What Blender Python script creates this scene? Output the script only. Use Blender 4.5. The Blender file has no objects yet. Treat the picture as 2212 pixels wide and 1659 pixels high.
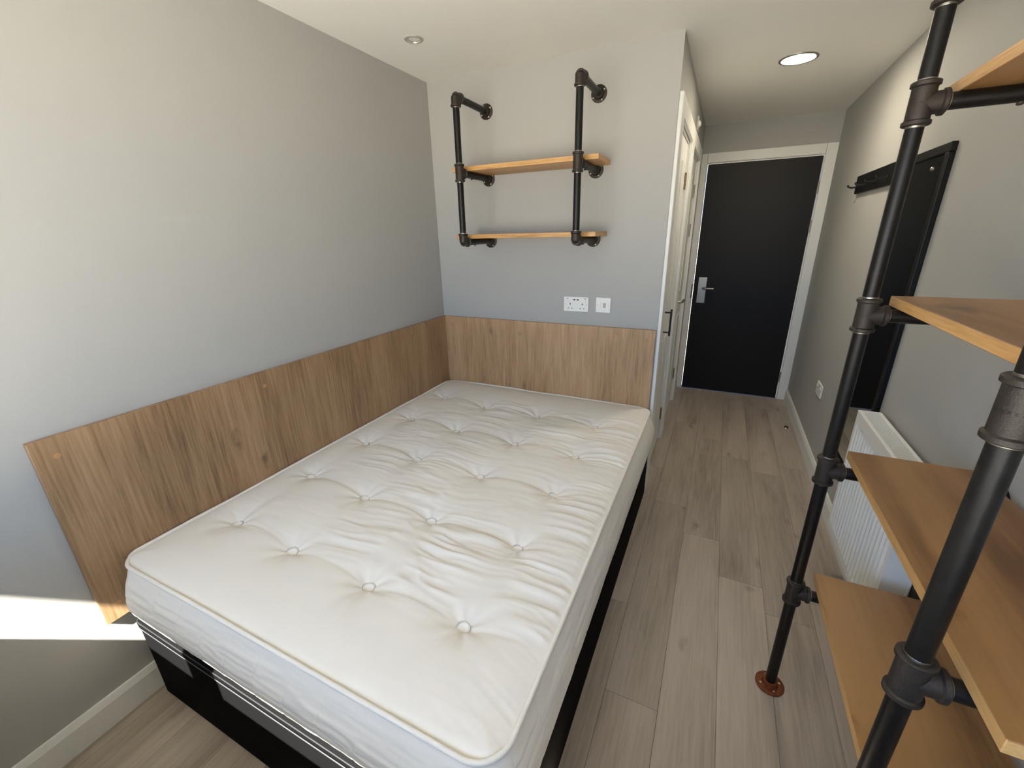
import bpy, bmesh, math, random
import numpy as np
from mathutils import Vector, Matrix
random.seed(7); rng = np.random.default_rng(11)
S = bpy.context.scene
COL = S.collection

# ------------------------------------------------------------------ camera
cd = bpy.data.cameras.new('camera'); cam = bpy.data.objects.new('camera', cd); COL.objects.link(cam)
cd.sensor_fit = 'HORIZONTAL'; cd.sensor_width = 36.0; cd.lens = 910.115 / 2212 * 36; cd.clip_start = 0.02
yaw, pit, rol = -0.453173, -0.342580, -0.022925
fw = Vector((math.sin(yaw)*math.cos(pit), math.cos(yaw)*math.cos(pit), math.sin(pit)))
rt = Vector((math.cos(yaw), -math.sin(yaw), 0)); up = rt.cross(fw)
R_ = math.cos(rol)*rt + math.sin(rol)*up; U_ = -math.sin(rol)*rt + math.cos(rol)*up
M = Matrix((R_, U_, -fw)).transposed().to_4x4(); M.translation = (1.69198, -2.42528, 1.55600)
cam.matrix_world = M
S.camera = cam

# ------------------------------------------------------------------ world, sun, exposure
S.view_settings.view_transform = 'Standard'; S.view_settings.look = 'None'
S.view_settings.gamma = 1.0; S.view_settings.use_curve_mapping = False
S.view_settings.exposure = -0.22
SKY = 6.0; GROUND = 13.0; SUN = 80.0
W = bpy.data.worlds.new('sky'); S.world = W; W.use_nodes = True
nt = W.node_tree; nt.nodes.clear()
out = nt.nodes.new('ShaderNodeOutputWorld'); bg = nt.nodes.new('ShaderNodeBackground')
geo = nt.nodes.new('ShaderNodeTexCoord'); sep = nt.nodes.new('ShaderNodeSeparateXYZ')
rmp = nt.nodes.new('ShaderNodeValToRGB'); mr = nt.nodes.new('ShaderNodeMapRange')
mr.inputs[1].default_value = -1; mr.inputs[2].default_value = 1
e = rmp.color_ramp.elements
def lin(c): return tuple(((v/255)/12.92 if v/255 <= .04045 else ((v/255+.055)/1.055)**2.4) for v in c)
e[0].position = 0.0; e[0].color = (GROUND*1.0, GROUND*.91, GROUND*.78, 1)
e[1].position = 1.0; e[1].color = (SKY*.26, SKY*.55, SKY*1.2, 1)
a = e.new(.485); a.color = (GROUND*1.0, GROUND*.91, GROUND*.78, 1)
a = e.new(.515); a.color = (SKY*.44, SKY*.74, SKY*1.25, 1)
nt.links.new(geo.outputs['Generated'], sep.inputs[0]); nt.links.new(sep.outputs[2], mr.inputs[0])
nt.links.new(mr.outputs[0], rmp.inputs[0]); nt.links.new(rmp.outputs[0], bg.inputs[0])
nt.links.new(bg.outputs[0], out.inputs[0])
sd = bpy.data.lights.new('sun', 'SUN'); sun = bpy.data.objects.new('sun', sd); COL.objects.link(sun)
sd.energy = SUN; sd.angle = 0.0093; sd.color = (1, .95, .87)
sun.rotation_euler = Vector((-.30, 1, -1.13)).to_track_quat('-Z', 'Y').to_euler(); sun.location = (2.5, -6, 6)
pd = bpy.data.lights.new('window_portal', 'AREA'); po = bpy.data.objects.new('window_portal', pd); COL.objects.link(po)
pd.shape = 'RECTANGLE'; pd.size = 2.22; pd.size_y = 1.27; pd.cycles.is_portal = True
po.location = (1.205, -3.105, 1.5); po.rotation_euler = (math.radians(90), 0, math.radians(180))

# ------------------------------------------------------------------ helpers
def obj(name, bm, mat=None, parent=None, smooth=False, auto=None):
    if isinstance(bm, bmesh.types.BMesh):
        me = bpy.data.meshes.new(name); bmesh.ops.recalc_face_normals(bm, faces=bm.faces); bm.to_mesh(me); bm.free()
    else: me = bm
    o = bpy.data.objects.new(name, me); COL.objects.link(o)
    if mat and not me.materials: me.materials.append(mat)
    if smooth or auto:
        for p in me.polygons: p.use_smooth = True
        if auto:
            b = bmesh.new(); b.from_mesh(me)
            for ed in b.edges:
                if len(ed.link_faces) == 2 and ed.calc_face_angle(0) > math.radians(auto): ed.smooth = False
            b.to_mesh(me); b.free()
    if parent: o.parent = parent
    return o
def tag(o, label=None, cat=None, group=None, kind=None):
    if label: o['label'] = label
    if cat: o['category'] = cat
    if group: o['group'] = group
    if kind: o['kind'] = kind
    return o
def empty(name, loc=(0, 0, 0)):
    o = bpy.data.objects.new(name, None); o.empty_display_size = .05; COL.objects.link(o); return o
def box(bm, x0, x1, y0, y1, z0, z1, bev=0, seg=2):
    t = bmesh.new()
    bmesh.ops.create_cube(t, size=1, matrix=Matrix.Translation(((x0+x1)/2, (y0+y1)/2, (z0+z1)/2)) @ Matrix.Diagonal((x1-x0, y1-y0, z1-z0, 1)))
    if bev: bmesh.ops.bevel(t, geom=list(t.edges), offset=bev, segments=seg, affect='EDGES', profile=.5)
    me = bpy.data.meshes.new('tmp'); t.to_mesh(me); t.free(); bm.from_mesh(me); bpy.data.meshes.remove(me)
    return bm
def B(*a, **k): return box(bmesh.new(), *a, **k)
def frame_of(d):
    d = Vector(d).normalized(); return d.to_track_quat('Z', 'Y').to_matrix()
def lathe(bm, prof, origin, axis=(0, 0, 1), n=24, caps=True):
    """prof: list of (radius, height along axis)"""
    m = frame_of(axis); o = Vector(origin); rings = []
    for r, h in prof:
        rings.append([bm.verts.new(o + m @ Vector((r*math.cos(2*math.pi*i/n), r*math.sin(2*math.pi*i/n), h))) for i in range(n)])
    for a, b in zip(rings, rings[1:]):
        for i in range(n): bm.faces.new((a[i], a[(i+1) % n], b[(i+1) % n], b[i]))
    if caps: bm.faces.new(rings[0][::-1]); bm.faces.new(rings[-1])
    return bm
def tube(bm, pts, r, n=12, closed=False, caps=True):
    pts = [Vector(p) for p in pts]; rings = []; L = len(pts); prev = None
    for i, p in enumerate(pts):
        if closed: t = pts[(i+1) % L] - pts[i-1]
        else: t = pts[min(i+1, L-1)] - pts[max(i-1, 0)]
        t.normalize()
        if prev is None:
            ref = Vector((0, 0, 1)) if abs(t.z) < .9 else Vector((1, 0, 0))
            u = t.cross(ref).normalized()
        else:
            u = (prev - t*prev.dot(t)).normalized()
        prev = u; v = t.cross(u)
        rr = r[i] if hasattr(r, '__len__') else r
        rings.append([bm.verts.new(p + rr*(math.cos(2*math.pi*k/n)*u + math.sin(2*math.pi*k/n)*v)) for k in range(n)])
    for a, b in (zip(rings, rings[1:] + rings[:1]) if closed else zip(rings, rings[1:])):
        for i in range(n): bm.faces.new((a[i], a[(i+1) % n], b[(i+1) % n], b[i]))
    if caps and not closed: bm.faces.new(rings[0][::-1]); bm.faces.new(rings[-1])
    return bm

# ------------------------------------------------------------------ materials
def newmat(name):
    m = bpy.data.materials.new(name); m.use_nodes = True; t = m.node_tree
    return m, t, t.nodes['Principled BSDF']
def N(t, typ, **kw):
    n = t.nodes.new(typ)
    for k, v in kw.items():
        if hasattr(n, k): setattr(n, k, v)
        else: n.inputs[k].default_value = v
    return n
def plain(name, rgb, rough=.5, metal=0, spec=.5, bump=0, bscale=200, var=0):
    m, t, p = newmat(name); c = lin(rgb)
    p.inputs['Base Color'].default_value = (*c, 1); p.inputs['Roughness'].default_value = rough
    p.inputs['Metallic'].default_value = metal; p.inputs['Specular IOR Level'].default_value = spec
    if bump or var:
        tc = N(t, 'ShaderNodeNewGeometry'); nz = N(t, 'ShaderNodeTexNoise', Scale=bscale, Detail=4.0)
        t.links.new(tc.outputs['Position'], nz.inputs['Vector'])
        if bump:
            b = N(t, 'ShaderNodeBump', Strength=bump, Distance=.002)
            t.links.new(nz.outputs[0], b.inputs['Height']); t.links.new(b.outputs[0], p.inputs['Normal'])
        if var:
            cr = N(t, 'ShaderNodeValToRGB'); el = cr.color_ramp.elements
            el[0].position = .3; el[1].position = .7
            el[0].color = (*[v*(1-var) for v in c], 1); el[1].color = (*[min(1, v*(1+var)) for v in c], 1)
            t.links.new(nz.outputs[0], cr.inputs[0]); t.links.new(cr.outputs[0], p.inputs['Base Color'])
    return m
def wood(name, light, mid, dark, grain, rough=.42, knots=.5, fine=1.0, cell=1.0, fwt=.7, awt=.6):
    """grain: 'x' 'y' or 'z', the direction the fibres run (world axes)."""
    m, t, p = newmat(name)
    g = N(t, 'ShaderNodeNewGeometry'); oi = N(t, 'ShaderNodeObjectInfo')
    off = N(t, 'ShaderNodeVectorMath', operation='MULTIPLY_ADD')
    cmb = N(t, 'ShaderNodeCombineXYZ')
    for i in range(3): t.links.new(oi.outputs['Random'], cmb.inputs[i])
    off.inputs[1].default_value = (17, 23, 31)
    t.links.new(cmb.outputs[0], off.inputs[0]); t.links.new(g.outputs['Position'], off.inputs[2])
    def mapped(cross, along):
        mp = N(t, 'ShaderNodeMapping'); sc = [cross]*3; sc['xyz'.index(grain)] = along
        mp.inputs['Scale'].default_value = sc; t.links.new(off.outputs[0], mp.inputs[0]); return mp
    a = N(t, 'ShaderNodeTexNoise', Scale=1.0, Detail=5.0, Roughness=.55, Distortion=.25); t.links.new(mapped(8*cell, .9*cell).outputs[0], a.inputs['Vector'])
    b = N(t, 'ShaderNodeTexNoise', Scale=1.0, Detail=6.0, Roughness=.65); t.links.new(mapped(120*fine, 5*fine).outputs[0], b.inputs['Vector'])
    mix = N(t, 'ShaderNodeMath', operation='MULTIPLY_ADD'); mix.inputs[1].default_value = fwt
    t.links.new(b.outputs[0], mix.inputs[0])
    s2 = N(t, 'ShaderNodeMath', operation='MULTIPLY'); s2.inputs[1].default_value = awt; t.links.new(a.outputs[0], s2.inputs[0])
    t.links.new(s2.outputs[0], mix.inputs[2])
    cr = N(t, 'ShaderNodeValToRGB'); el = cr.color_ramp.elements
    el[0].position = .47; el[0].color = (*lin(dark), 1); el[1].position = .80; el[1].color = (*lin(light), 1)
    k = el.new(.62); k.color = (*lin(mid), 1)
    t.links.new(mix.outputs[0], cr.inputs[0])
    col = cr.outputs[0]
    if knots:
        v = N(t, 'ShaderNodeTexVoronoi', Scale=1.0); v.inputs['Randomness'].default_value = 1
        w = N(t, 'ShaderNodeTexNoise', Scale=14.0, Detail=3.0); t.links.new(off.outputs[0], w.inputs['Vector'])
        ad = N(t, 'ShaderNodeVectorMath', operation='MULTIPLY_ADD'); ad.inputs[1].default_value = (.35, .35, .35)
        t.links.new(w.outputs['Color'], ad.inputs[0]); t.links.new(mapped(6.5*cell, 3.2*cell).outputs[0], ad.inputs[2])
        t.links.new(ad.outputs[0], v.inputs['Vector'])
        kr = N(t, 'ShaderNodeValToRGB'); ke = kr.color_ramp.elements
        ke[0].position = .03; ke[0].color = (1, 1, 1, 1); ke[1].position = .15; ke[1].color = (0, 0, 0, 1)
        t.links.new(v.outputs['Distance'], kr.inputs[0])
        km = N(t, 'ShaderNodeMath', operation='MULTIPLY'); km.inputs[1].default_value = knots; t.links.new(kr.outputs[0], km.inputs[0])
        mx = N(t, 'ShaderNodeMix', data_type='RGBA'); t.links.new(km.outputs[0], mx.inputs[0])
        t.links.new(col, mx.inputs[6]); mx.inputs[7].default_value = (*[c*.55 for c in lin(dark)], 1); col = mx.outputs[2]
    t.links.new(col, p.inputs['Base Color']); p.inputs['Roughness'].default_value = rough
    bp = N(t, 'ShaderNodeBump', Strength=.12, Distance=.001); t.links.new(b.outputs[0], bp.inputs['Height']); t.links.new(bp.outputs[0], p.inputs['Normal'])
    return m
M_wall = plain('grey_wall_paint', (174, 173, 169), .62, spec=.3, bump=.10, bscale=420)
M_ceil = plain('white_ceiling_paint', (240, 238, 232), .8, spec=.2, bump=.05, bscale=300)
M_white = plain('white_gloss_paint', (228, 228, 224), .38, bump=.04, bscale=90)
M_upvc = plain('white_window_plastic', (236, 238, 240), .3)
M_plastic = plain('white_plastic', (236, 235, 230), .3)
M_slot = plain('dark_slot', (22, 22, 22), .7)
M_door = plain('charcoal_door', (15, 13, 12), .5, spec=.3, bump=.05, bscale=300)
M_pipe = plain('black_steel_pipe', (25, 23, 22), .4, metal=.45, var=.25, bscale=60, bump=.15)
M_fit = plain('cast_iron_fitting', (60, 54, 49), .5, metal=.6, bump=.35, bscale=500, var=.15)
M_thread = plain('bare_zinc_thread', (150, 144, 134), .35, metal=1)
M_screw = plain('zinc_screw', (220, 214, 200), .3, metal=.9)
M_rust = plain('rusty_flange', (116, 58, 26), .55, metal=.35, var=.35, bscale=120, bump=.4)
M_steel = plain('satin_steel', (165, 160, 152), .32, metal=1, bump=.05, bscale=400)
M_brass = plain('dull_brass_hinge', (150, 132, 100), .35, metal=1)
M_black = plain('matt_black_metal', (16, 16, 17), .45)
M_blackwood = plain('black_wood_stain', (8, 8, 8), .45, spec=.25, bump=.1, bscale=150)
M_mirror = plain('mirror_glass', (215, 222, 222), .015, metal=1)
M_rad = plain('white_radiator_enamel', (240, 240, 236), .3)
M_cloth = plain('ivory_ticking', (228, 224, 216), .85, spec=.2, bump=.12, bscale=900)
M_cord = plain('ivory_cord', (232, 228, 219), .8, spec=.2, bump=.5, bscale=500)
M_ring = plain('clear_tuft_ring', (200, 201, 203), .15)
M_base = plain('black_divan_fabric', (10, 10, 11), .8, spec=.05, bump=.15, bscale=900)
M_basecord = plain('grey_divan_piping', (52, 53, 55), .6)
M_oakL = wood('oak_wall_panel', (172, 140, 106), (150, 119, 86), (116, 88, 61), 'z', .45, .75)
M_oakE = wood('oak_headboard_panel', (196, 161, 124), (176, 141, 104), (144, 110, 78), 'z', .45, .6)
M_oakY = wood('oak_shelf_top', (172, 130, 82), (152, 112, 68), (112, 77, 44), 'y', .38, .8, fine=.7, cell=.7, fwt=.18, awt=1.12)
M_oakYe = wood('oak_shelf_edge', (214, 170, 112), (204, 158, 98), (178, 132, 78), 'y', .4, 0, fine=1.5)
M_oakX = wood('oak_wall_shelf', (214, 170, 112), (198, 152, 94), (160, 116, 66), 'x', .42, .2, fine=1.2)
M_cap = plain('oak_screw_cap', (178, 134, 90), .5)
M_grey = plain('grey_sensor', (200, 198, 190), .5)
# floor planks: greyed oak print, a tone of its own for each plank
def floor_mat():
    m = wood('greyed_oak_plank', (178, 165, 151), (163, 150, 136), (139, 127, 114), 'y', .42, .6, fine=.8, cell=.9, fwt=.55, awt=.75)
    t = m.node_tree; p = t.nodes['Principled BSDF']; src = p.inputs['Base Color'].links[0].from_socket
    oi = N(t, 'ShaderNodeObjectInfo'); h = N(t, 'ShaderNodeHueSaturation', Saturation=.95)
    mr = N(t, 'ShaderNodeMapRange'); mr.inputs[3].default_value = .95; mr.inputs[4].default_value = 1.06
    t.links.new(oi.outputs['Random'], mr.inputs[0]); t.links.new(mr.outputs[0], h.inputs['Value'])
    t.links.new(src, h.inputs['Color']); t.links.new(h.outputs[0], p.inputs['Base Color']); return m
M_plank = floor_mat()
M_seam = plain('floor_joint', (84, 76, 68), .8)
M_concrete = plain('pale_render', (200, 192, 180), .9)
def glass_mat():
    m = bpy.data.materials.new('window_glass'); m.use_nodes = True; t = m.node_tree; t.nodes.clear()
    o = N(t, 'ShaderNodeOutputMaterial'); tr = N(t, 'ShaderNodeBsdfTransparent'); gl = N(t, 'ShaderNodeBsdfGlossy', Roughness=0.0)
    tr.inputs[0].default_value = (.97, .98, .975, 1); lw = N(t, 'ShaderNodeLayerWeight', Blend=.15); fr = N(t, 'ShaderNodeMapRange'); mx = N(t, 'ShaderNodeMixShader')
    fr.inputs[3].default_value = .03; fr.inputs[4].default_value = .5; t.links.new(lw.outputs['Facing'], fr.inputs[0])
    t.links.new(fr.outputs[0], mx.inputs[0]); t.links.new(tr.outputs[0], mx.inputs[1]); t.links.new(gl.outputs[0], mx.inputs[2])
    t.links.new(mx.outputs[0], o.inputs[0]); return m
M_glass = glass_mat()
def emit(name, rgb, s):
    m, t, p = newmat(name); p.inputs['Base Color'].default_value = (.9, .9, .9, 1)
    p.inputs['Emission Color'].default_value = (*rgb, 1); p.inputs['Emission Strength'].default_value = s; return m
M_lamp = emit('led_diffuser', (1, .88, .68), 190)

# ------------------------------------------------------------------ room shell
H, XW, XR, YD, YW = 2.4, 1.416, 2.41, 2.085, -2.60
def struct(name, bm, mat, label, cat, **k): return tag(obj(name, bm, mat, **k), label, cat, kind='structure')
floor = struct('floor', B(-.1, XR+.1, YW-.5, YD+.1, -.06, -.0045), M_seam, 'greyed oak plank floor running from window to entrance door', 'floor')
PW, PL = .181, 1.25
known = {0: -.085, 1: -.324, 2: -.585, 3: -.736}
for c in range(-9, 5):
    x0 = 1.507 + c*PW; x1 = x0 + PW
    if x1 < .02 or x0 > XR-.001: continue
    j = known.get(c, random.uniform(-1, 1)); j -= PL*5
    xa, xb = max(x0, 0.0), min(x1, XR)
    while j < YD:
        ya, yb = max(j, YW), min(j+PL, YD); j += PL
        if yb - ya < .03: continue
        if xb <= XW+.001 and ya > 0: continue
        if xa < XW-.001 and yb > 0 and xb <= XW+.05: yb = min(yb, 0)
        if yb - ya < .03: continue
        obj('plank', B(xa+.0004, xb-.0004, ya+.0004, yb-.0004, -.004, 0, bev=.0007, seg=1), M_plank, floor)
struct('ceiling', B(-.1, XR+.1, YW-.5, YD+.1, H, H+.1), M_ceil, 'smooth white painted ceiling with two recessed lights', 'ceiling')
struct('wall_left', B(-.1, 0, YW-.5, .1, 0, H), M_wall, 'pale grey painted wall along the side of the bed', 'wall')
struct('wall_back', B(0, XW-.1, .0, .1, 0, H), M_wall, 'grey painted wall at the head of the bed', 'wall')
# corridor wall with two door openings
OA, OB, OH = (.115, .79), (.935, 1.665), 2.085
bm = bmesh.new()
for ya, yb, za, zb in [(0, OA[0], 0, H), (OA[1], OB[0], 0, H), (OB[1], YD, 0, H), (OA[0], OA[1], OH, H), (OB[0], OB[1], OH, H)]:
    box(bm, XW-.1, XW, ya, yb, za, zb)
struct('wall_corridor', bm, M_wall, 'grey corridor wall holding the two white doors', 'wall')
EX0, EX1, EH = 1.455, 2.345, 2.115
bm = bmesh.new()
box(bm, XW, EX0, YD, YD+.1, 0, H); box(bm, EX1, XR, YD, YD+.1, 0, H); box(bm, EX0, EX1, YD, YD+.1, EH, H)
struct('wall_entry', bm, M_wall, 'grey wall above and around the charcoal entrance door', 'wall')
struct('wall_right', B(XR, XR+.1, YW-.5, YD+.1, 0, H), M_wall, 'pale grey wall carrying the mirror, coat rail and radiator', 'wall')
# window wall behind the camera
WX0, WX1, WZ0, WZ1 = .06, 2.32, .86, 2.14
bm = bmesh.new()
box(bm, 0, XR, YW-.5, YW, 0, WZ0); box(bm, 0, XR, YW-.5, YW, WZ1, H)
box(bm, 0, WX0, YW-.5, YW, WZ0, WZ1); box(bm, WX1, XR, YW-.5, YW, WZ0, WZ1)
struct('wall_window', bm, M_wall, 'grey wall around the wide window facing the bed foot', 'wall')
win = tag(empty('window_1'), 'wide white framed window with three panes above a deep sill', 'window', kind='structure')
FY0, FY1 = -3.06, -3.00
bm = bmesh.new()
box(bm, WX0, WX1, FY0, FY1, WZ0, .93, .004); box(bm, WX0, WX1, FY0, FY1, WZ1-.07, WZ1, .004)
box(bm, WX0, WX0+.05, FY0, FY1, WZ0, WZ1, .004); box(bm, WX1-.07, WX1, FY0, FY1, WZ0, WZ1, .004)
obj('window_frame', bm, M_upvc, win)
for xm in (.71, 1.74): obj('mullion', B(xm-.0725, xm+.0725, FY0, FY1, .925, WZ1-.06, bev=.006), M_upvc, win)
for xa, xb in ((WX0+.04, .65), (.77, 1.68), (1.80, WX1-.06)):
    obj('pane', B(xa, xb, -3.033, -3.027, .92, WZ1-.06), M_glass, win)
obj('window_sill', B(WX0+.002, WX1-.002, -3.00, YW+.03, WZ0-.022, WZ0+.003, bev=.004), M_white, win)
struct('sun_cut_slab', B(-1.5, 4.0, -3.60, YW-.505, 2.182, 2.40), M_concrete, 'pale unseen slab added outside the window to cut the sun beam', 'sun blocker')  # unseen slab, added outside to cut off the upper part of the sun beam
# skirting
def skirt_profile(bm, side, x, y0, y1, h=.113):
    pr = [(0, 0), (.016, 0), (.016, h-.022), (.012, h-.010), (.008, h), (0, h)]
    rows = [[bm.verts.new((x + side*a, yy, z)) for a, z in pr] for yy in (y0, y1)]
    n = len(pr)
    for i in range(n): bm.faces.new((rows[0][i], rows[0][(i+1) % n], rows[1][(i+1) % n], rows[1][i]))
    bm.faces.new(rows[0]); bm.faces.new(rows[1][::-1]); return bm
struct('baseboard_left', skirt_profile(bmesh.new(), 1, 0, YW, -.002), M_white, 'white skirting board under the grey wall beside the bed', 'skirting')
struct('baseboard_right', skirt_profile(bmesh.new(), -1, XR, YW, YD-.022), M_white, 'white skirting board along the wall with the radiator', 'skirting')
struct('baseboard_corridor', skirt_profile(bmesh.new(), 1, XW, OB[1]+.10, YD-.022), M_white, 'short white skirting between bathroom door and entrance door', 'skirting')

# ------------------------------------------------------------------ doors
def hinge(parent, loc, ax, mat=M_brass, h=.1):
    """ax: direction of the knuckle offset, leaf lies flat"""
    bm = bmesh.new(); x, y, z = loc
    for k in range(5):
        lathe(bm, [(.0065, z-h/2+k*h/5+.0008), (.0065, z-h/2+(k+1)*h/5-.0008)], (x, y, 0), n=10)
    if ax == 'y': box(bm, x-.002, x, y-.022, y+.022, z-h/2, z+h/2)
    else: box(bm, x-.006, x+.006, y+.0, y+.002, z-h/2, z+h/2)
    return obj('hinge', bm, mat, parent)
def arch(parent, pieces):
    for a in pieces: obj('architrave', B(*a, bev=.004), M_white, parent)
d1 = tag(empty('door_1'), 'charcoal entrance door with steel lever in white frame', 'door', kind='structure')
AT = YD-.02
arch(d1, [(XW+.001, EX0+.012, AT, YD, 0, 2.18), (EX1-.012, XR-.001, AT, YD, 0, 2.18), (EX0+.0125, EX1-.0125, AT, YD, EH-.012, 2.18)])
bm = bmesh.new()
box(bm, EX0, EX0+.018, YD, YD+.1, 0, EH); box(bm, EX1-.018, EX1, YD, YD+.1, 0, EH); box(bm, EX0+.018, EX1-.018, YD, YD+.1, EH-.018, EH)
obj('door_lining', bm, M_white, d1)
leaf = obj('door_leaf', B(EX0+.021, EX1-.021, YD+.004, YD+.048, .004, EH-.021, bev=.002), M_door, d1)
obj('handle_plate', B(1.514, 1.589, YD-.006, YD+.0035, .882, 1.125, bev=.003), M_steel, leaf)
bm = bmesh.new(); tube(bm, [(1.563, YD-.004, 1.026), (1.563, YD-.045, 1.026), (1.572, YD-.055, 1.026), (1.60, YD-.057, 1.026), (1.655, YD-.057, 1.026)], .0105, 14)
lathe(bm, [(.02, 0), (.02, .008)], (1.563, YD-.006, 1.026), (0, -1, 0), 20)
obj('lever_handle', bm, M_steel, leaf, auto=40)
obj('latch_plate', B(EX0+.004, EX0+.0125, YD-.021, YD-.0195, .93, 1.06), M_black, d1)
for z in (1.86, 1.56, .22): hinge(d1, (EX1-.0195, YD-.003, z), 'x', M_steel, .1)

def side_door(name, y0, y1, label):
    d = tag(empty(name), label, 'door', kind='structure')
    bm = bmesh.new()
    box(bm, XW-.1, XW, y0, y0+.022, 0, OH); box(bm, XW-.1, XW, y1-.022, y1, 0, OH); box(bm, XW-.1, XW, y0+.022, y1-.022, OH-.022, OH)
    obj('door_lining', bm, M_white, d)
    ya, yb, zb = y0+.025, y1-.025, OH-.025
    xl = XW-.008
    lf = obj('door_leaf', B(xl-.038, xl, ya, yb, .006, zb, bev=.002), M_white, d)
    # four moulded panels
    w = (yb-ya-.27)/2
    for k in range(2):
        for z0, z1 in ((.2, .88), (1.08, zb-.12)):
            p0 = ya+.09+k*(w+.09)
            obj('door_panel', B(xl, xl+.005, p0, p0+w, z0, z1, bev=.0045), M_white, lf)
    return d, lf
d2, lf2 = side_door('door_2', *OA, 'white cupboard door with black bar handle beside headboard')
arch(d2, [(XW, XW+.02, .002, OA[0]+.008, 0, 2.167), (XW, XW+.02, OA[1]-.008, .858, 0, 2.167), (XW, XW+.02, OA[0]+.0085, OA[1]-.0085, OH-.008, 2.167)])
hy, hx = .225, XW+.045
bm = bmesh.new(); lathe(bm, [(.006, .955), (.006, 1.115)], (hx, hy, 0), n=16)
for z in (.975, 1.095): lathe(bm, [(.005, 0), (.005, hx-XW+.012)], (XW-.010, hy, z), (1, 0, 0), n=12)
obj('bar_handle', bm, M_black, lf2, auto=40)
obj('strike_plate', B(XW-.03, XW-.004, OA[0]+.022, OA[0]+.0235, 1.0, 1.07), M_steel, d2)
for z in (1.85, .22): hinge(d2, (XW-.003, OA[1]-.024, z), 'y')
d3, lf3 = side_door('door_3', *OB, 'white bathroom door with chrome lever next to entrance door')
arch(d3, [(XW, XW+.02, .8585, OB[0]+.008, 0, 2.167), (XW, XW+.02, OB[1]-.008, OB[1]+.08, 0, 2.167), (XW, XW+.02, OB[0]+.0085, OB[1]-.0085, OH-.008, 2.167)])
bm = bmesh.new(); y = OB[0]+.085
tube(bm, [(XW-.01, y, 1.04), (XW+.035, y, 1.04), (XW+.045, y+.012, 1.04), (XW+.047, y+.06, 1.04), (XW+.047, y+.115, 1.04)], .009, 12)
lathe(bm, [(.026, 0), (.026, .009)], (XW-.009, y, 1.04), (1, 0, 0), 24)
obj('lever_handle', bm, M_steel, lf3, auto=40)
for z in (1.85, 1.55, .28): hinge(d3, (XW-.003, OB[1]-.024, z), 'y', M_steel)
sn = tag(empty('wall_sensor'), 'small white sensor plate above the bathroom door', 'sensor')
obj('backplate', B(XW, XW+.012, 1.14, 1.225, 2.205, 2.29, bev=.003), M_grey, sn)
obj('lens', lathe(bmesh.new(), [(.022, 0), (.020, .008), (.012, .014), (.002, .016)], (XW+.012, 1.1825, 2.2475), (1, 0, 0), 20), M_plastic, sn, auto=40)

# ------------------------------------------------------------------ oak wall panels
def wall_panel(name, label, b, mat, caps, ax):
    t = tag(empty(name), label, 'panel')
    obj('board', B(*b, bev=.0012, seg=1), mat, t)
    for (u, z) in caps:
        if ax == 'x': lathe_o, d = (b[1]-.0004, u, z), (1, 0, 0)
        else: lathe_o, d = (u, b[2]+.0004, z), (0, -1, 0)
        obj('screw_cap', lathe(bmesh.new(), [(.0085, 0), (.0085, .001), (.006, .0016)], lathe_o, d, 18), M_cap, t, auto=40)
    return t
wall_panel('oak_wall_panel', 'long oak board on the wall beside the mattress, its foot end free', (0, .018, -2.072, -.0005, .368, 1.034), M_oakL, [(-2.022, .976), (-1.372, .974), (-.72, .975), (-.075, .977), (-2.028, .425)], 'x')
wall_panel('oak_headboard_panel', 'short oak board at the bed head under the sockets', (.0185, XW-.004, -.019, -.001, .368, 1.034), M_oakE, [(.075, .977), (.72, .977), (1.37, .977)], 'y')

# ------------------------------------------------------------------ mattress
def vnoise(x, y, seed):
    r = np.random.default_rng(seed).random((97, 97))
    xi = np.floor(x).astype(int); yi = np.floor(y).astype(int); fx = x-xi; fy = y-yi
    fx = fx*fx*fx*(fx*(fx*6-15)+10); fy = fy*fy*fy*(fy*(fy*6-15)+10)
    a = r[xi % 97, yi % 97]; b = r[(xi+1) % 97, yi % 97]; c = r[xi % 97, (yi+1) % 97]; d = r[(xi+1) % 97, (yi+1) % 97]
    return (a*(1-fx)+b*fx)*(1-fy) + (c*(1-fx)+d*fx)*fy - .5
BT = [[(0.188, -0.333), (0.516, -0.379), (0.847, -0.373), (1.188, -0.383)],
      [(0.193, -0.684), (0.519, -0.716), (0.871, -0.727), (1.187, -0.732)],
      [(0.17, -1.021), (0.515, -1.05), (0.862, -1.061), (1.199, -1.06)],
      [(0.172, -1.357), (0.509, -1.383), (0.845, -1.396), (1.195, -1.392)],
      [(0.188, -1.7), (0.508, -1.718), (0.855, -1.729), (1.189, -1.728)]]
MX0, MX1, MY0, MY1 = .0245, 1.424, -1.988, -.030
ZT, ZE, ZB = .588, .570, .366
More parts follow.
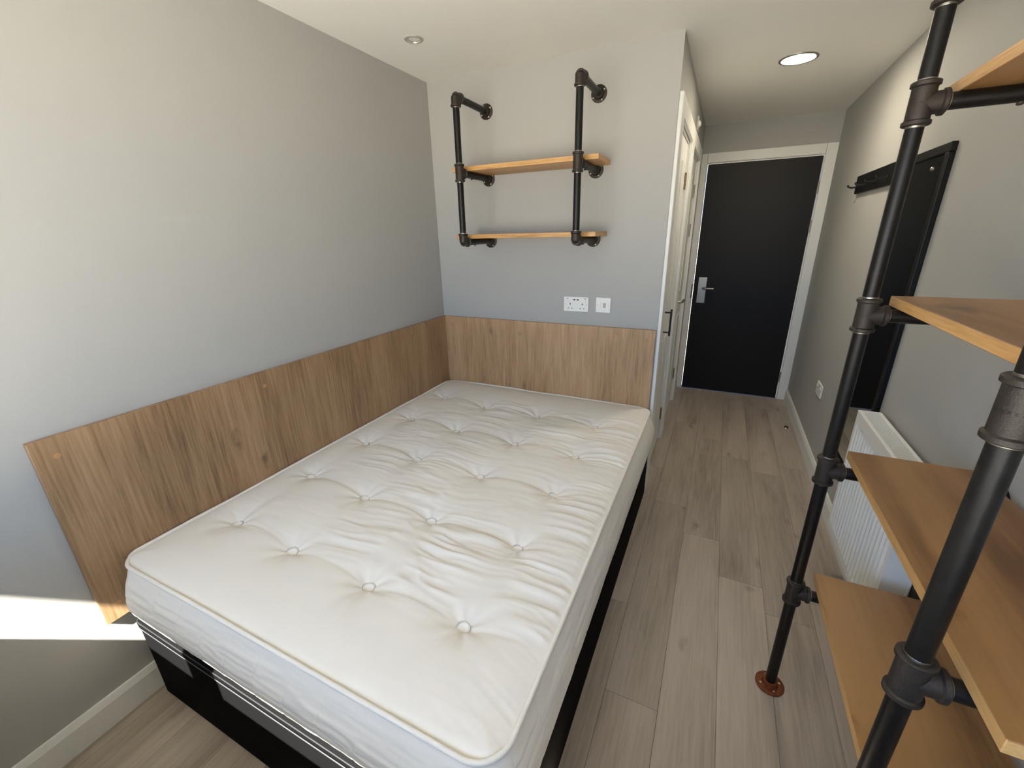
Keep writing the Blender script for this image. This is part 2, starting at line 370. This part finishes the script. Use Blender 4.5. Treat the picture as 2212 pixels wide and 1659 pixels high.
def top_height(x, y):
    dx = np.minimum(x-MX0, MX1-x); dy = np.minimum(y-MY0, MY1-y); d = np.minimum(dx, dy)
    z = ZE + (ZT-ZE)*(1-np.exp(-np.clip(d, 0, None)/.045))
    for j, row in enumerate(BT):
        # sagging crease that ties the buttons of a row together
        xs = [MX0-.1] + [p[0] for p in row] + [MX1+.1]; ys = [row[0][1]] + [p[1] for p in row] + [row[-1][1]]
        yc = np.interp(x, xs, ys)
        w = np.zeros_like(x)
        for a, b in zip(xs, xs[1:]):
            s = np.clip((x-a)/(b-a), 0, 1); w = np.where((x >= a) & (x < b), np.sin(np.pi*s), w)
        yc = yc + .012*w + .004*vnoise(x*6, y*0+j*3.7, 5)
        amp = .0105*(1-.45*w)
        fade = np.clip((x-MX0)/.16, 0, 1)*np.clip((MX1-x)/.16, 0, 1)
        z -= amp*fade*np.where(y > yc, np.exp(-np.abs(y-yc)/.050), np.exp(-np.abs(y-yc)/.016))
        for (bx, by) in row:
            r = np.hypot(x-bx, (y-by)); th = np.arctan2(y-by, x-bx)
            z -= .023*np.exp(-(r/.060)**1.2)
            z += .0022*np.exp(-(r/.11)**2)*np.cos(7*th+j)*np.clip(r/.03, 0, 1)
    for i in range(4):
        xc = np.mean([BT[j][i][0] for j in range(5)])
        ym = np.clip((y+1.80)/.1, 0, 1)*np.clip((-.20-y)/.1, 0, 1)
        z -= .0050*ym*np.exp(-((x-xc)/.055)**2)
    # cloth gathers running across the bed, strongest between the button lines and towards the open side
    wx = x + .10*vnoise(x*3.1, y*3.3, 21); wy = y + .045*vnoise(x*3.7+9, y*1.9, 22) + .02*vnoise(x*9, y*4, 23)
    g1 = vnoise(wx*4.5, wy*22, 31); g2 = vnoise(wx*7.0+3, wy*44, 32); g3 = vnoise(wx*13, wy*105, 33)
    ridge = lambda g: .5-np.abs(g*2)
    colmask = np.ones_like(x)
    for i in range(4):
        xc = np.mean([BT[j][i][0] for j in range(5)]); colmask *= 1-.75*np.exp(-((x-xc)/.055)**2)
    zone = np.clip((y+1.78)/.14, 0.12, 1)*np.clip((-.17-y)/.2, .10, 1)
    side = .55 + .75*np.clip((x-.3)/.9, 0, 1); side = side*np.clip((x-MX0)/.12, .25, 1)
    patch = np.clip(.62 + 1.7*vnoise(x*5.0+2, y*7.0, 35), .15, 1.15)
    z += zone*side*colmask*patch*(.0098*ridge(g1) + .0044*ridge(g2) + .0006*g3)
    # pull pleats along the open side seam
    pl = np.exp(-(MX1-x)/.085); z += .0028*pl*ridge(vnoise(x*2.0, (y+.35*(x-MX1))*46, 41))*np.clip((MX1-x)/.015, 0, 1)
    z += .0016*vnoise(x*2.5, y*2.5, 51)
    return z
mat_ = tag(empty('mattress'), 'ivory button-tufted double mattress lying on the black divan', 'mattress')
nx, ny, RC = 300, 420, .075
u = np.linspace(MX0, MX1, nx); v = np.linspace(MY0, MY1, ny); X, Y = np.meshgrid(u, v, indexing='ij')
cx_, cy_, hx_, hy_ = (MX0+MX1)/2, (MY0+MY1)/2, (MX1-MX0)/2, (MY1-MY0)/2
a = np.clip((np.abs(X-cx_)-(hx_-RC))/RC, 0, 1); b = np.clip((np.abs(Y-cy_)-(hy_-RC))/RC, 0, 1)
sx, sy = np.sign(X-cx_), np.sign(Y-cy_)
X2 = np.where((a > 0) & (b > 0), cx_+sx*((hx_-RC)+RC*a*np.sqrt(1-b*b/2)), X)
Y2 = np.where((a > 0) & (b > 0), cy_+sy*((hy_-RC)+RC*b*np.sqrt(1-a*a/2)), Y)
# distances for the crown use the unwarped grid so that the rim follows the rounded outline
Z = top_height(X2, Y2)
rim = np.minimum(np.minimum(X-MX0, MX1-X), np.minimum(Y-MY0, MY1-Y))
Z = ZE + (Z-ZE)*np.clip(rim/.02, 0, 1)**.6
idx = np.arange(nx*ny).reshape(nx, ny)
verts = np.stack([X2, Y2, Z], -1).reshape(-1, 3)
faces = np.stack([idx[:-1, :-1], idx[1:, :-1], idx[1:, 1:], idx[:-1, 1:]], -1).reshape(-1, 4)
loop = np.concatenate([idx[:-1, 0], idx[-1, :-1], idx[1:, -1][::-1], idx[0, 1:][::-1]])   # counter clockwise
P = verts[loop]; nrm = np.stack([P[:, 0]-np.clip(P[:, 0], MX0+RC, MX1-RC), P[:, 1]-np.clip(P[:, 1], MY0+RC, MY1-RC)], -1)
nrm /= np.linalg.norm(nrm, axis=1)[:, None]
arc = np.concatenate([[0], np.cumsum(np.linalg.norm(np.diff(P[:, :2], axis=0), axis=1))])
nr = 46; rings = [loop]; allv = [verts]; base = len(verts); L = len(loop)
wall_side = (np.clip(-nrm[:, 0], 0, 1) + np.clip(nrm[:, 1], 0, 1))        # touching wall or headboard: no bulge there
free_ = np.clip(1-wall_side, 0, 1)
sag = .012*free_*np.sin(arc*2.1+.4) + .006*free_*np.sin(arc*5.3)
def side_pt(t):
    bul = (.044*math.sin(math.pi/2*min(1, t/.62)) - (.026*((t-.62)/.38)**2 if t > .62 else 0))*free_ + .002*wall_side*math.sin(math.pi*t)
    wr = .0030*free_*(.5-np.abs(2*vnoise(arc*6+.3, arc*0+t*15+arc*.4, 61))) + .0016*free_*(.5-np.abs(2*vnoise(arc*12, arc*0+t*27, 62)))
    q = np.abs(((arc*1.0 + .05*t) % .118)/.118-.5)*2
    quilt = -.0032*np.exp(-(1-q)*22)*free_
    env = np.sin(np.pi*np.clip(t, 0, 1))**.5
    zt = P[:, 2]; z = zt + (ZB + sag*0 - zt)*t
    off = bul + (wr+quilt)*env
    return np.stack([P[:, 0]+nrm[:, 0]*off, P[:, 1]+nrm[:, 1]*off, z], -1)
fl = [faces]
for k in range(1, nr+1):
    allv.append(side_pt(k/nr)); cur = base + np.arange(L); base += L
    prv = rings[-1]; nxt = np.roll(np.arange(L), -1)
    fl.append(np.stack([prv[nxt], prv, cur, cur[nxt]], -1)); rings.append(cur)
V = np.concatenate(allv); F = np.concatenate(fl)
me = bpy.data.meshes.new('cover')
me.from_pydata(V.tolist(), [], F.tolist() + [rings[-1].tolist()])
obj('cover', me, M_cloth, mat_, smooth=True)
def cord(t, dz, r, wob):
    pts = side_pt(t); step = 3
    pts = pts[::step].copy(); ar = arc[::step]; nn = nrm[::step]
    pts[:, 2] += dz + wob*vnoise(ar*5, ar*0, 71); pts[:, 0] += nn[:, 0]*r*.5; pts[:, 1] += nn[:, 1]*r*.5
    # the wall side has no room for the cord to stand proud
    pts[:, 0] = np.clip(pts[:, 0], .0185+r+.001, None); pts[:, 1] = np.clip(pts[:, 1], None, -.0185-r-.001)
    return tube(bmesh.new(), pts.tolist(), r, 8, closed=True)
obj('piping', cord(0.0, .001, .0068, .006), M_cord, mat_, smooth=True)
obj('piping', cord(1.0, .0095, .0065, .008), M_cord, mat_, smooth=True)
bd = bmesh.new(); lathe(bd, [(.0185, -.004), (.0192, .002), (.0170, .0040), (.0140, .0015), (.009, -.0005), (.0008, -.001)], (0, 0, 0), n=20); me_b = bpy.data.meshes.new('tuft_button'); bmesh.ops.recalc_face_normals(bd, faces=bd.faces); bd.to_mesh(me_b); bd.free()
me_b.materials.append(M_cloth)
bd = bmesh.new(); tube(bd, [(.0195*math.cos(q)*(1+.06*math.sin(3*q)), .0195*math.sin(q)*(1+.05*math.cos(2*q)), .0035+.0012*math.sin(2*q+.5)) for q in np.linspace(0, 2*math.pi, 24, endpoint=False)], .0021, 8, closed=True); me_r = bpy.data.meshes.new('tuft_ring'); bmesh.ops.recalc_face_normals(bd, faces=bd.faces); bd.to_mesh(me_r); bd.free()
me_r.materials.append(M_ring)
for mm in (me_b, me_r):
    for p in mm.polygons: p.use_smooth = True
for row in BT:
    for (bx, by) in row:
        zb = float(top_height(np.array([bx]), np.array([by]))[0]) + .006
        o = obj('tuft_button', me_b, None, mat_); o.location = (bx, by, zb); o.rotation_euler = (random.uniform(-.25, .25), random.uniform(-.25, .25), random.uniform(0, 6))
        r = obj('tuft_ring', me_r, None, o)

# ------------------------------------------------------------------ divan base
dv = tag(empty('divan_base'), 'black fabric divan base with grey piping under the mattress', 'bed base')
BX0, BX1, BY0, BY1 = .045, 1.436, -2.014, -.03
def base_loop(off, z, r=.025, n=6):
    pts = []
    for (cx, cy, a0) in ((BX1-r, BY0+r, -90), (BX1-r, BY1-r, 0), (BX0+r, BY1-r, 90), (BX0+r, BY0+r, 180)):
        for k in range(n+1):
            q = math.radians(a0+90*k/n); pts.append((cx+(r+off)*math.cos(q), cy+(r+off)*math.sin(q), z))
    return pts
bm = bmesh.new(); rg = []
for off, z in [(-.02, .006), (0, .014), (0, .15), (.001, .310), (-.003, .318), (.004, .326), (.005, .343), (-.001, .352), (-.02, .3565)]:
    rg.append([bm.verts.new(p) for p in base_loop(off, z)])
for p, q in zip(rg, rg[1:]):
    for i in range(len(p)): bm.faces.new((p[i], p[(i+1) % len(p)], q[(i+1) % len(p)], q[i]))
bm.faces.new(rg[0][::-1]); bm.faces.new(rg[-1])
obj('body', bm, M_base, dv, auto=45)
obj('piping', tube(bmesh.new(), base_loop(.0015, .318), .0024, 8, closed=True), M_basecord, dv, smooth=True)
obj('piping', tube(bmesh.new(), base_loop(.0025, .347), .0020, 8, closed=True), plain('dark_divan_piping', (26, 27, 28), .6), dv, smooth=True)
for gx in (.12, .74, 1.36):
    for gy in (-1.95, -1.0, -.1):
        obj('glide_foot', lathe(bmesh.new(), [(.018, 0), (.022, .002), (.022, .008)], (gx, gy, 0), n=14), M_black, dv)

# ------------------------------------------------------------------ pipe furniture
PR = .0168
def pipe(parent, p0, p1, r=PR):
    d = Vector(p1)-Vector(p0); return obj('pipe', lathe(bmesh.new(), [(r, 0), (r, d.length)], p0, d, 24), M_pipe, parent, auto=40)
def collar(bm, c, d, n=24, r1=.0222, r2=.0262):
    # socket mouth with rolled rim, from c outwards along d (length .032)
    lathe(bm, [(r1, -.002), (r1, .031), (r2, .0335), (r2, .0405), (r2-.0025, .0425), (.0172, .0425)], c, d, n)
def thread(parent, c, d):
    lathe_bm = lathe(bmesh.new(), [(.01720, .041), (.01735, .0435), (.01705, .0445), (.01730, .0455), (.0169, .0465)], c, d, 24)
    return obj('bare_thread', lathe_bm, M_thread, parent, auto=40)
def tee(parent, c, b):
    bm = bmesh.new()
    collar(bm, c, (0, 0, 1)); collar(bm, c, (0, 0, -1)); collar(bm, c, b)
    bmesh.ops.create_uvsphere(bm, u_segments=20, v_segments=12, radius=.0224, matrix=Matrix.Translation(c))
    f = obj('tee_fitting', bm, M_fit, parent, auto=40)
    thread(f, c, (0, 0, 1)); thread(f, c, (0, 0, -1)); thread(f, c, b); return f
def elbow(parent, c, v, b):
    bm = bmesh.new(); c = Vector(c); v = Vector(v); b = Vector(b); R = .028
    pts = [c + v*R + b*R - R*(math.cos(q)*b + math.sin(q)*v) for q in np.linspace(0, math.pi/2, 9)]
    tube(bm, [c+v*(R+.002)] + pts + [c+b*(R+.002)], .0224, 20)
    collar(bm, c+v*.002, v); collar(bm, c+b*.002, b)
    f = obj('elbow_fitting', bm, M_fit, parent, auto=40); thread(f, c+v*.002, v); thread(f, c+b*.002, b); return f
def flange(parent, c, d, mat=M_fit, r=.0400, ang=45):
    f = obj('flange', lathe(bmesh.new(), [(r, .0005), (r, .005), (r-.003, .0068), (.027, .0075), (.0245, .011), (.0235, .022), (.021, .024), (.0172, .024)], c, d, 32), mat, parent, auto=35)
    m = frame_of(d)
    for k in range(4):
        q = math.radians(ang+90*k); p = Vector(c) + m @ Vector((.0318*math.cos(q), .0318*math.sin(q), .0064))
        obj('screw', lathe(bmesh.new(), [(.0042, 0), (.0042, .0012), (.0025, .0022), (.0015, .0016)], p, d, 12), M_screw, f)
    return f
def bolt(parent, c, d=(0, 0, -1)):
    return obj('bolt', lathe(bmesh.new(), [(.006, 0), (.006, .004), (.004, .006), (.001, .0064)], c, d, 12), M_fit, parent, auto=40)
def bboard(parent, b, mtop, medge, bev=.0012):
    me_o = obj('shelf_board', B(*b, bev=bev, seg=1), mtop, parent); me = me_o.data
    if medge:
        me.materials.append(medge)
        for p in me.polygons:
            if abs(p.normal.z) < .6: p.material_index = 1
    return me_o

# wall shelf over the bed head
ws = tag(empty('pipe_wall_shelf'), 'black pipe wall shelf with two oak boards above the sockets', 'shelf')
PY = -.322; ZU, ZM, ZL = 2.205, 1.862, 1.517
for x in (.390, 1.033):
    elbow(ws, (x, PY, ZU), (0, 0, -1), (0, 1, 0)); tee(ws, (x, PY, ZM), (0, 1, 0)); elbow(ws, (x, PY, ZL), (0, 0, 1), (0, 1, 0))
    pipe(ws, (x, PY, ZM+.012), (x, PY, ZU-.012)); pipe(ws, (x, PY, ZL+.012), (x, PY, ZM-.012))
    for z in (ZU, ZM, ZL):
        pipe(ws, (x, PY+.012, z), (x, -.004, z)); flange(ws, (x, 0, z), (0, -1, 0), ang=30)
    for z in (ZM, ZL): bolt(ws, (x, -.20, z-PR+.001))
for z in (ZM, ZL): bboard(ws, (.297, 1.110, -.247, -.008, z+PR+.0005, z+PR+.0235), M_oakX, None)

# floor standing shelving unit by the camera
su = tag(empty('pipe_shelving_unit', ), 'tall black pipe shelving unit with oak boards, standing beside the radiator', 'shelving')
PX = 2.041; TZ = (.433, .888, 1.341, 1.803); ZTOP = 2.022
for py in (-1.07, -1.737):
    flange(su, (PX, py, 0), (0, 0, 1), M_rust, .046, ang=20)
    zs = [0.004] + list(TZ) + [ZTOP]
    for z in TZ: tee(su, (PX, py, z), (1, 0, 0))
    elbow(su, (PX, py, ZTOP), (0, 0, -1), (1, 0, 0))
    for za, zb in zip(zs, zs[1:]): pipe(su, (PX, py, za+(.012 if za > .01 else 0)), (PX, py, zb-.012))
    for z in list(TZ) + [ZTOP]:
        pipe(su, (PX+.012, py, z), (XR-.004, py, z)); flange(su, (XR, py, z), (-1, 0, 0), ang=30)
        if z != ZTOP: bolt(su, (PX+.16, py, z-PR+.001))
for z in TZ: bboard(su, (2.100, 2.388, -1.836, -1.004, z+PR+.0005, z+PR+.0255), M_oakY, M_oakYe)

# ------------------------------------------------------------------ sockets
def face_plate(t, bm_args, mat=M_plastic): return obj('face_plate', B(*bm_args, bev=.0025), mat, t)
ds = tag(empty('double_socket'), 'white double socket with two usb ports above oak headboard', 'socket')
face_plate(ds, (.8725, 1.0225, -.0095, 0, 1.1125, 1.1985))
for x in (.893, 1.002):
    obj('rocker_switch', B(x-.0055, x+.0055, -.0125, -.009, 1.165, 1.1875, bev=.001), M_plastic, ds)
    obj('switch_gap', B(x-.0055, x+.0055, -.0103, -.009, 1.1880, 1.1905), M_slot, ds)
for x in (.9365, .9575): obj('usb_port', B(x-.007, x+.007, -.0102, -.009, 1.1785, 1.1845), M_slot, ds)
for xc in (.912, .985):
    sgn = -1 if xc < .95 else 1
    obj('pin_slot', B(xc-.0025, xc+.0025, -.0101, -.009, 1.152, 1.162), M_slot, ds)
    for q in (-.011, .011): obj('pin_slot', B(xc+q-.0035, xc+q+.0035, -.0101, -.009, 1.1295, 1.133), M_slot, ds)
for x in (.884, 1.011): obj('screw', lathe(bmesh.new(), [(.0035, 0), (.0035, .001), (.002, .0014)], (x, -.0094, 1.1555), (0, -1, 0), 12), M_screw, ds)
tp = tag(empty('data_socket'), 'white square telephone outlet plate right of the double socket', 'socket')
face_plate(tp, (1.066, 1.152, -.0095, 0, 1.1145, 1.2005))
obj('shutter', B(1.095, 1.108, -.0125, -.009, 1.142, 1.170, bev=.001), M_plastic, tp)
obj('jack_opening', B(1.110, 1.124, -.0108, -.009, 1.142, 1.170, bev=.0006), plain('jack_grey', (176, 174, 168), .6), tp)
for x in (1.078, 1.139): obj('screw', lathe(bmesh.new(), [(.0032, 0), (.0032, .001), (.002, .0014)], (x, -.0094, 1.157), (0, -1, 0), 12), M_screw, tp)
rs = tag(empty('low_socket'), 'white double socket low on the wall near the entrance', 'socket')
face_plate(rs, (XR-.0095, XR, .835, .985, .463, .549))
for y in (.857, .963): obj('rocker_switch', B(XR-.013, XR-.009, y-.0055, y+.0055, .516, .5385, bev=.001), M_plastic, rs)
for yc in (.876, .944):
    obj('pin_slot', B(XR-.0101, XR-.009, yc-.0025, yc+.0025, .503, .513), M_slot, rs)
    for q in (-.011, .011): obj('pin_slot', B(XR-.0101, XR-.009, yc+q-.0035, yc+q+.0035, .480, .4835), M_slot, rs)

# ------------------------------------------------------------------ radiator
ra = tag(empty('radiator'), 'white ribbed panel radiator on the wall under the mirror', 'radiator')
RY0, RY1, RZ0, RZ1, RXF, RXB = -.893, -.252, .205, .798, 2.312, 2.392
bm = bmesh.new(); prof = []
pitch = .0335; n = int((RY1-RY0-.03)/pitch); m0 = (RY1-RY0-n*pitch)/2
ys, xs = [RY0], [RXF]
for k in range(n):
    y0 = RY0+m0+k*pitch
    for f, d in ((.08, 0), (.26, .011), (.62, .011), (.80, 0)): ys.append(y0+f*pitch); xs.append(RXF+d-.001)
ys.append(RY1); xs.append(RXF)
zrow = [(RZ0, 0), (RZ0+.030, 0), (RZ0+.045, 1), (RZ1-.065, 1), (RZ1-.05, 0), (RZ1-.003, 0)]
g = [[bm.verts.new((RXF+(x-RXF)*s, y, z)) for y, x in zip(ys, xs)] for z, s in zrow]
for r0, r1 in zip(g, g[1:]):
    for i in range(len(ys)-1): bm.faces.new((r0[i], r0[i+1], r1[i+1], r1[i]))
box(bm, RXF+.0125, RXF+.018, RY0+.001, RY1-.001, RZ0+.001, RZ1-.004)
box(bm, RXF-.0, RXF+.018, RY0, RY0+.001, RZ0, RZ1-.004); box(bm, RXF, RXF+.018, RY1-.001, RY1, RZ0, RZ1-.004)
obj('front_panel', bm, M_rad, ra, auto=20)
obj('rear_panel', B(RXB-.012, RXB, RY0, RY1, RZ0, RZ1-.004, bev=.004), M_rad, ra)
for y in (RY0, RY1-.003): obj('side_cover', B(RXF+.018, RXB-.012, y, y+.003, RZ0+.02, RZ1-.002), M_rad, ra)
bm = bmesh.new()
box(bm, RXF-.001, RXF+.012, RY0-.001, RY1+.001, RZ1-.006, RZ1+.002, .002); box(bm, RXB-.010, RXB+.001, RY0-.001, RY1+.001, RZ1-.006, RZ1+.002, .002)
box(bm, RXF+.012, RXB-.010, RY0-.001, RY0+.008, RZ1-.006, RZ1+.001); box(bm, RXF+.012, RXB-.010, RY1-.008, RY1+.001, RZ1-.006, RZ1+.001)
y = RY0+.014
while y < RY1-.01: box(bm, RXF+.012, RXB-.010, y, y+.0050, RZ1-.004, RZ1-.0005); y += .0105
obj('top_grille', bm, M_rad, ra)
obj('convector_fins', B(RXF+.02, RXB-.014, RY0+.005, RY1-.005, RZ0+.03, RZ1-.03), plain('slot_shade_core', (70, 70, 68), .6), ra)  # solid core coloured dark to give the grille slots their shade
bm = bmesh.new()
for y in (RY0+.12, RY1-.12): box(bm, RXB, XR-.001, y-.02, y+.02, RZ0+.1, RZ1-.1)
obj('bracket', bm, M_rad, ra)
for y in (RY0+.03,): obj('supply_pipe', lathe(bmesh.new(), [(.0075, 0), (.0075, RZ0+.001)], (2.352, y, .0), n=12), M_thread, ra, smooth=True)

# ------------------------------------------------------------------ mirror and coat rail
mi = tag(empty('wall_mirror'), 'tall black framed mirror hanging above the radiator', 'mirror')
Y0, Y1, Z0, Z1 = -.173, .335, .345, 1.838
fwid, th = .034, .021
for nm, bb in (('frame_rail', (Y0, Y1, Z1-fwid, Z1)), ('frame_rail', (Y0, Y1, Z0, Z0+fwid)), ('frame_stile', (Y0, Y0+fwid, Z0+fwid, Z1-fwid)), ('frame_stile', (Y1-fwid, Y1, Z0+fwid, Z1-fwid))):
    obj(nm, B(XR-th, XR, bb[0], bb[1], bb[2], bb[3], bev=.003), M_blackwood, mi)
obj('glass', B(XR-.010, XR-.004, Y0+fwid-.004, Y1-fwid+.004, Z0+fwid-.004, Z1-fwid+.004), M_mirror, mi)
obj('mirror_dot', lathe(bmesh.new(), [(.008, 0), (.008, .002), (.005, .005), (.001, .006)], (XR-.010, -.020, 1.762), (-1, 0, 0), 16), M_thread, mi, auto=40)  # small raised metal dot on the mirror glass
cr = tag(empty('coat_rail'), 'black coat rail with pegs on the wall beside the mirror', 'coat rack')
obj('backboard', B(XR-.018, XR, .37, 1.142, 1.744, 1.846, bev=.002), M_blackwood, cr)
for y in (.52, .72, .92, 1.105):
    bm = bmesh.new(); tube(bm, [(XR-.016, y, 1.782), (XR-.045, y, 1.780), (XR-.062, y, 1.786), (XR-.066, y, 1.797)], .0055, 12)
    lathe(bm, [(.012, 0), (.012, .004), (.008, .006)], (XR-.0185, y, 1.782), (-1, 0, 0), 16)
    obj('peg', bm, M_black, cr, auto=40)

# ------------------------------------------------------------------ ceiling lights
sp = tag(empty('recessed_spotlight'), 'small unlit recessed spotlight in the ceiling over the bed', 'light')
c = (.300, -.505, H)
obj('bezel', lathe(bmesh.new(), [(.044, 0), (.0438, .003), (.038, .006), (.030, .0055), (.0285, .002), (.0275, -.03)], c, (0, 0, -1), 40, caps=False), plain('pale_chrome', (196, 194, 188), .35, metal=.5), sp, auto=30)
obj('reflector', lathe(bmesh.new(), [(.0275, .001), (.022, -.002), (.014, -.004), (.008, -.003), (.0005, -.002)], c, (0, 0, -1), 32, caps=False), plain('spot_reflector', (190, 188, 180), .18, metal=.9), sp, auto=30)
obj('bulb', lathe(bmesh.new(), [(.009, -.003), (.008, .001), (.004, .0035), (.0005, .004)], c, (0, 0, -1), 20, caps=False), M_ring, sp, smooth=True)
dl = tag(empty('recessed_downlight'), 'glowing round recessed downlight in the corridor ceiling', 'light')
c = (1.924, .668, H)
obj('bezel', lathe(bmesh.new(), [(.092, 0), (.0915, .003), (.086, .006), (.079, .005), (.077, .001)], c, (0, 0, -1), 48, caps=False), M_steel, dl, auto=30)
obj('diffuser', lathe(bmesh.new(), [(.078, .001), (.078, .0032), (.001, .0036)], c, (0, 0, -1), 48), M_lamp, dl, auto=30)

# ------------------------------------------------------------------ small things
dsn = tag(empty('door_stop'), 'small chrome and black door stop screwed to the floor by the skirting', 'door stop')
obj('body', lathe(bmesh.new(), [(.018, 0), (.018, .004), (.013, .009), (.012, .022), (.009, .027), (.001, .029)], (2.342, 1.367, 0), n=20), M_steel, dsn, auto=40)
obj('rubber_buffer', lathe(bmesh.new(), [(.0138, .012), (.0145, .0145), (.0145, .019), (.0135, .0215)], (2.342, 1.367, 0), n=20), M_black, dsn, auto=40)
jb = tag(empty('black_wall_box'), 'flat black box fixed to the wall behind the lower shelf end', 'box')
obj('case', B(XR-.016, XR, -1.0, -.905, .30, .50, bev=.003), M_black, jb)
obj('lid', B(XR-.019, XR-.0155, -.994, -.911, .306, .494, bev=.0015), M_black, jb)
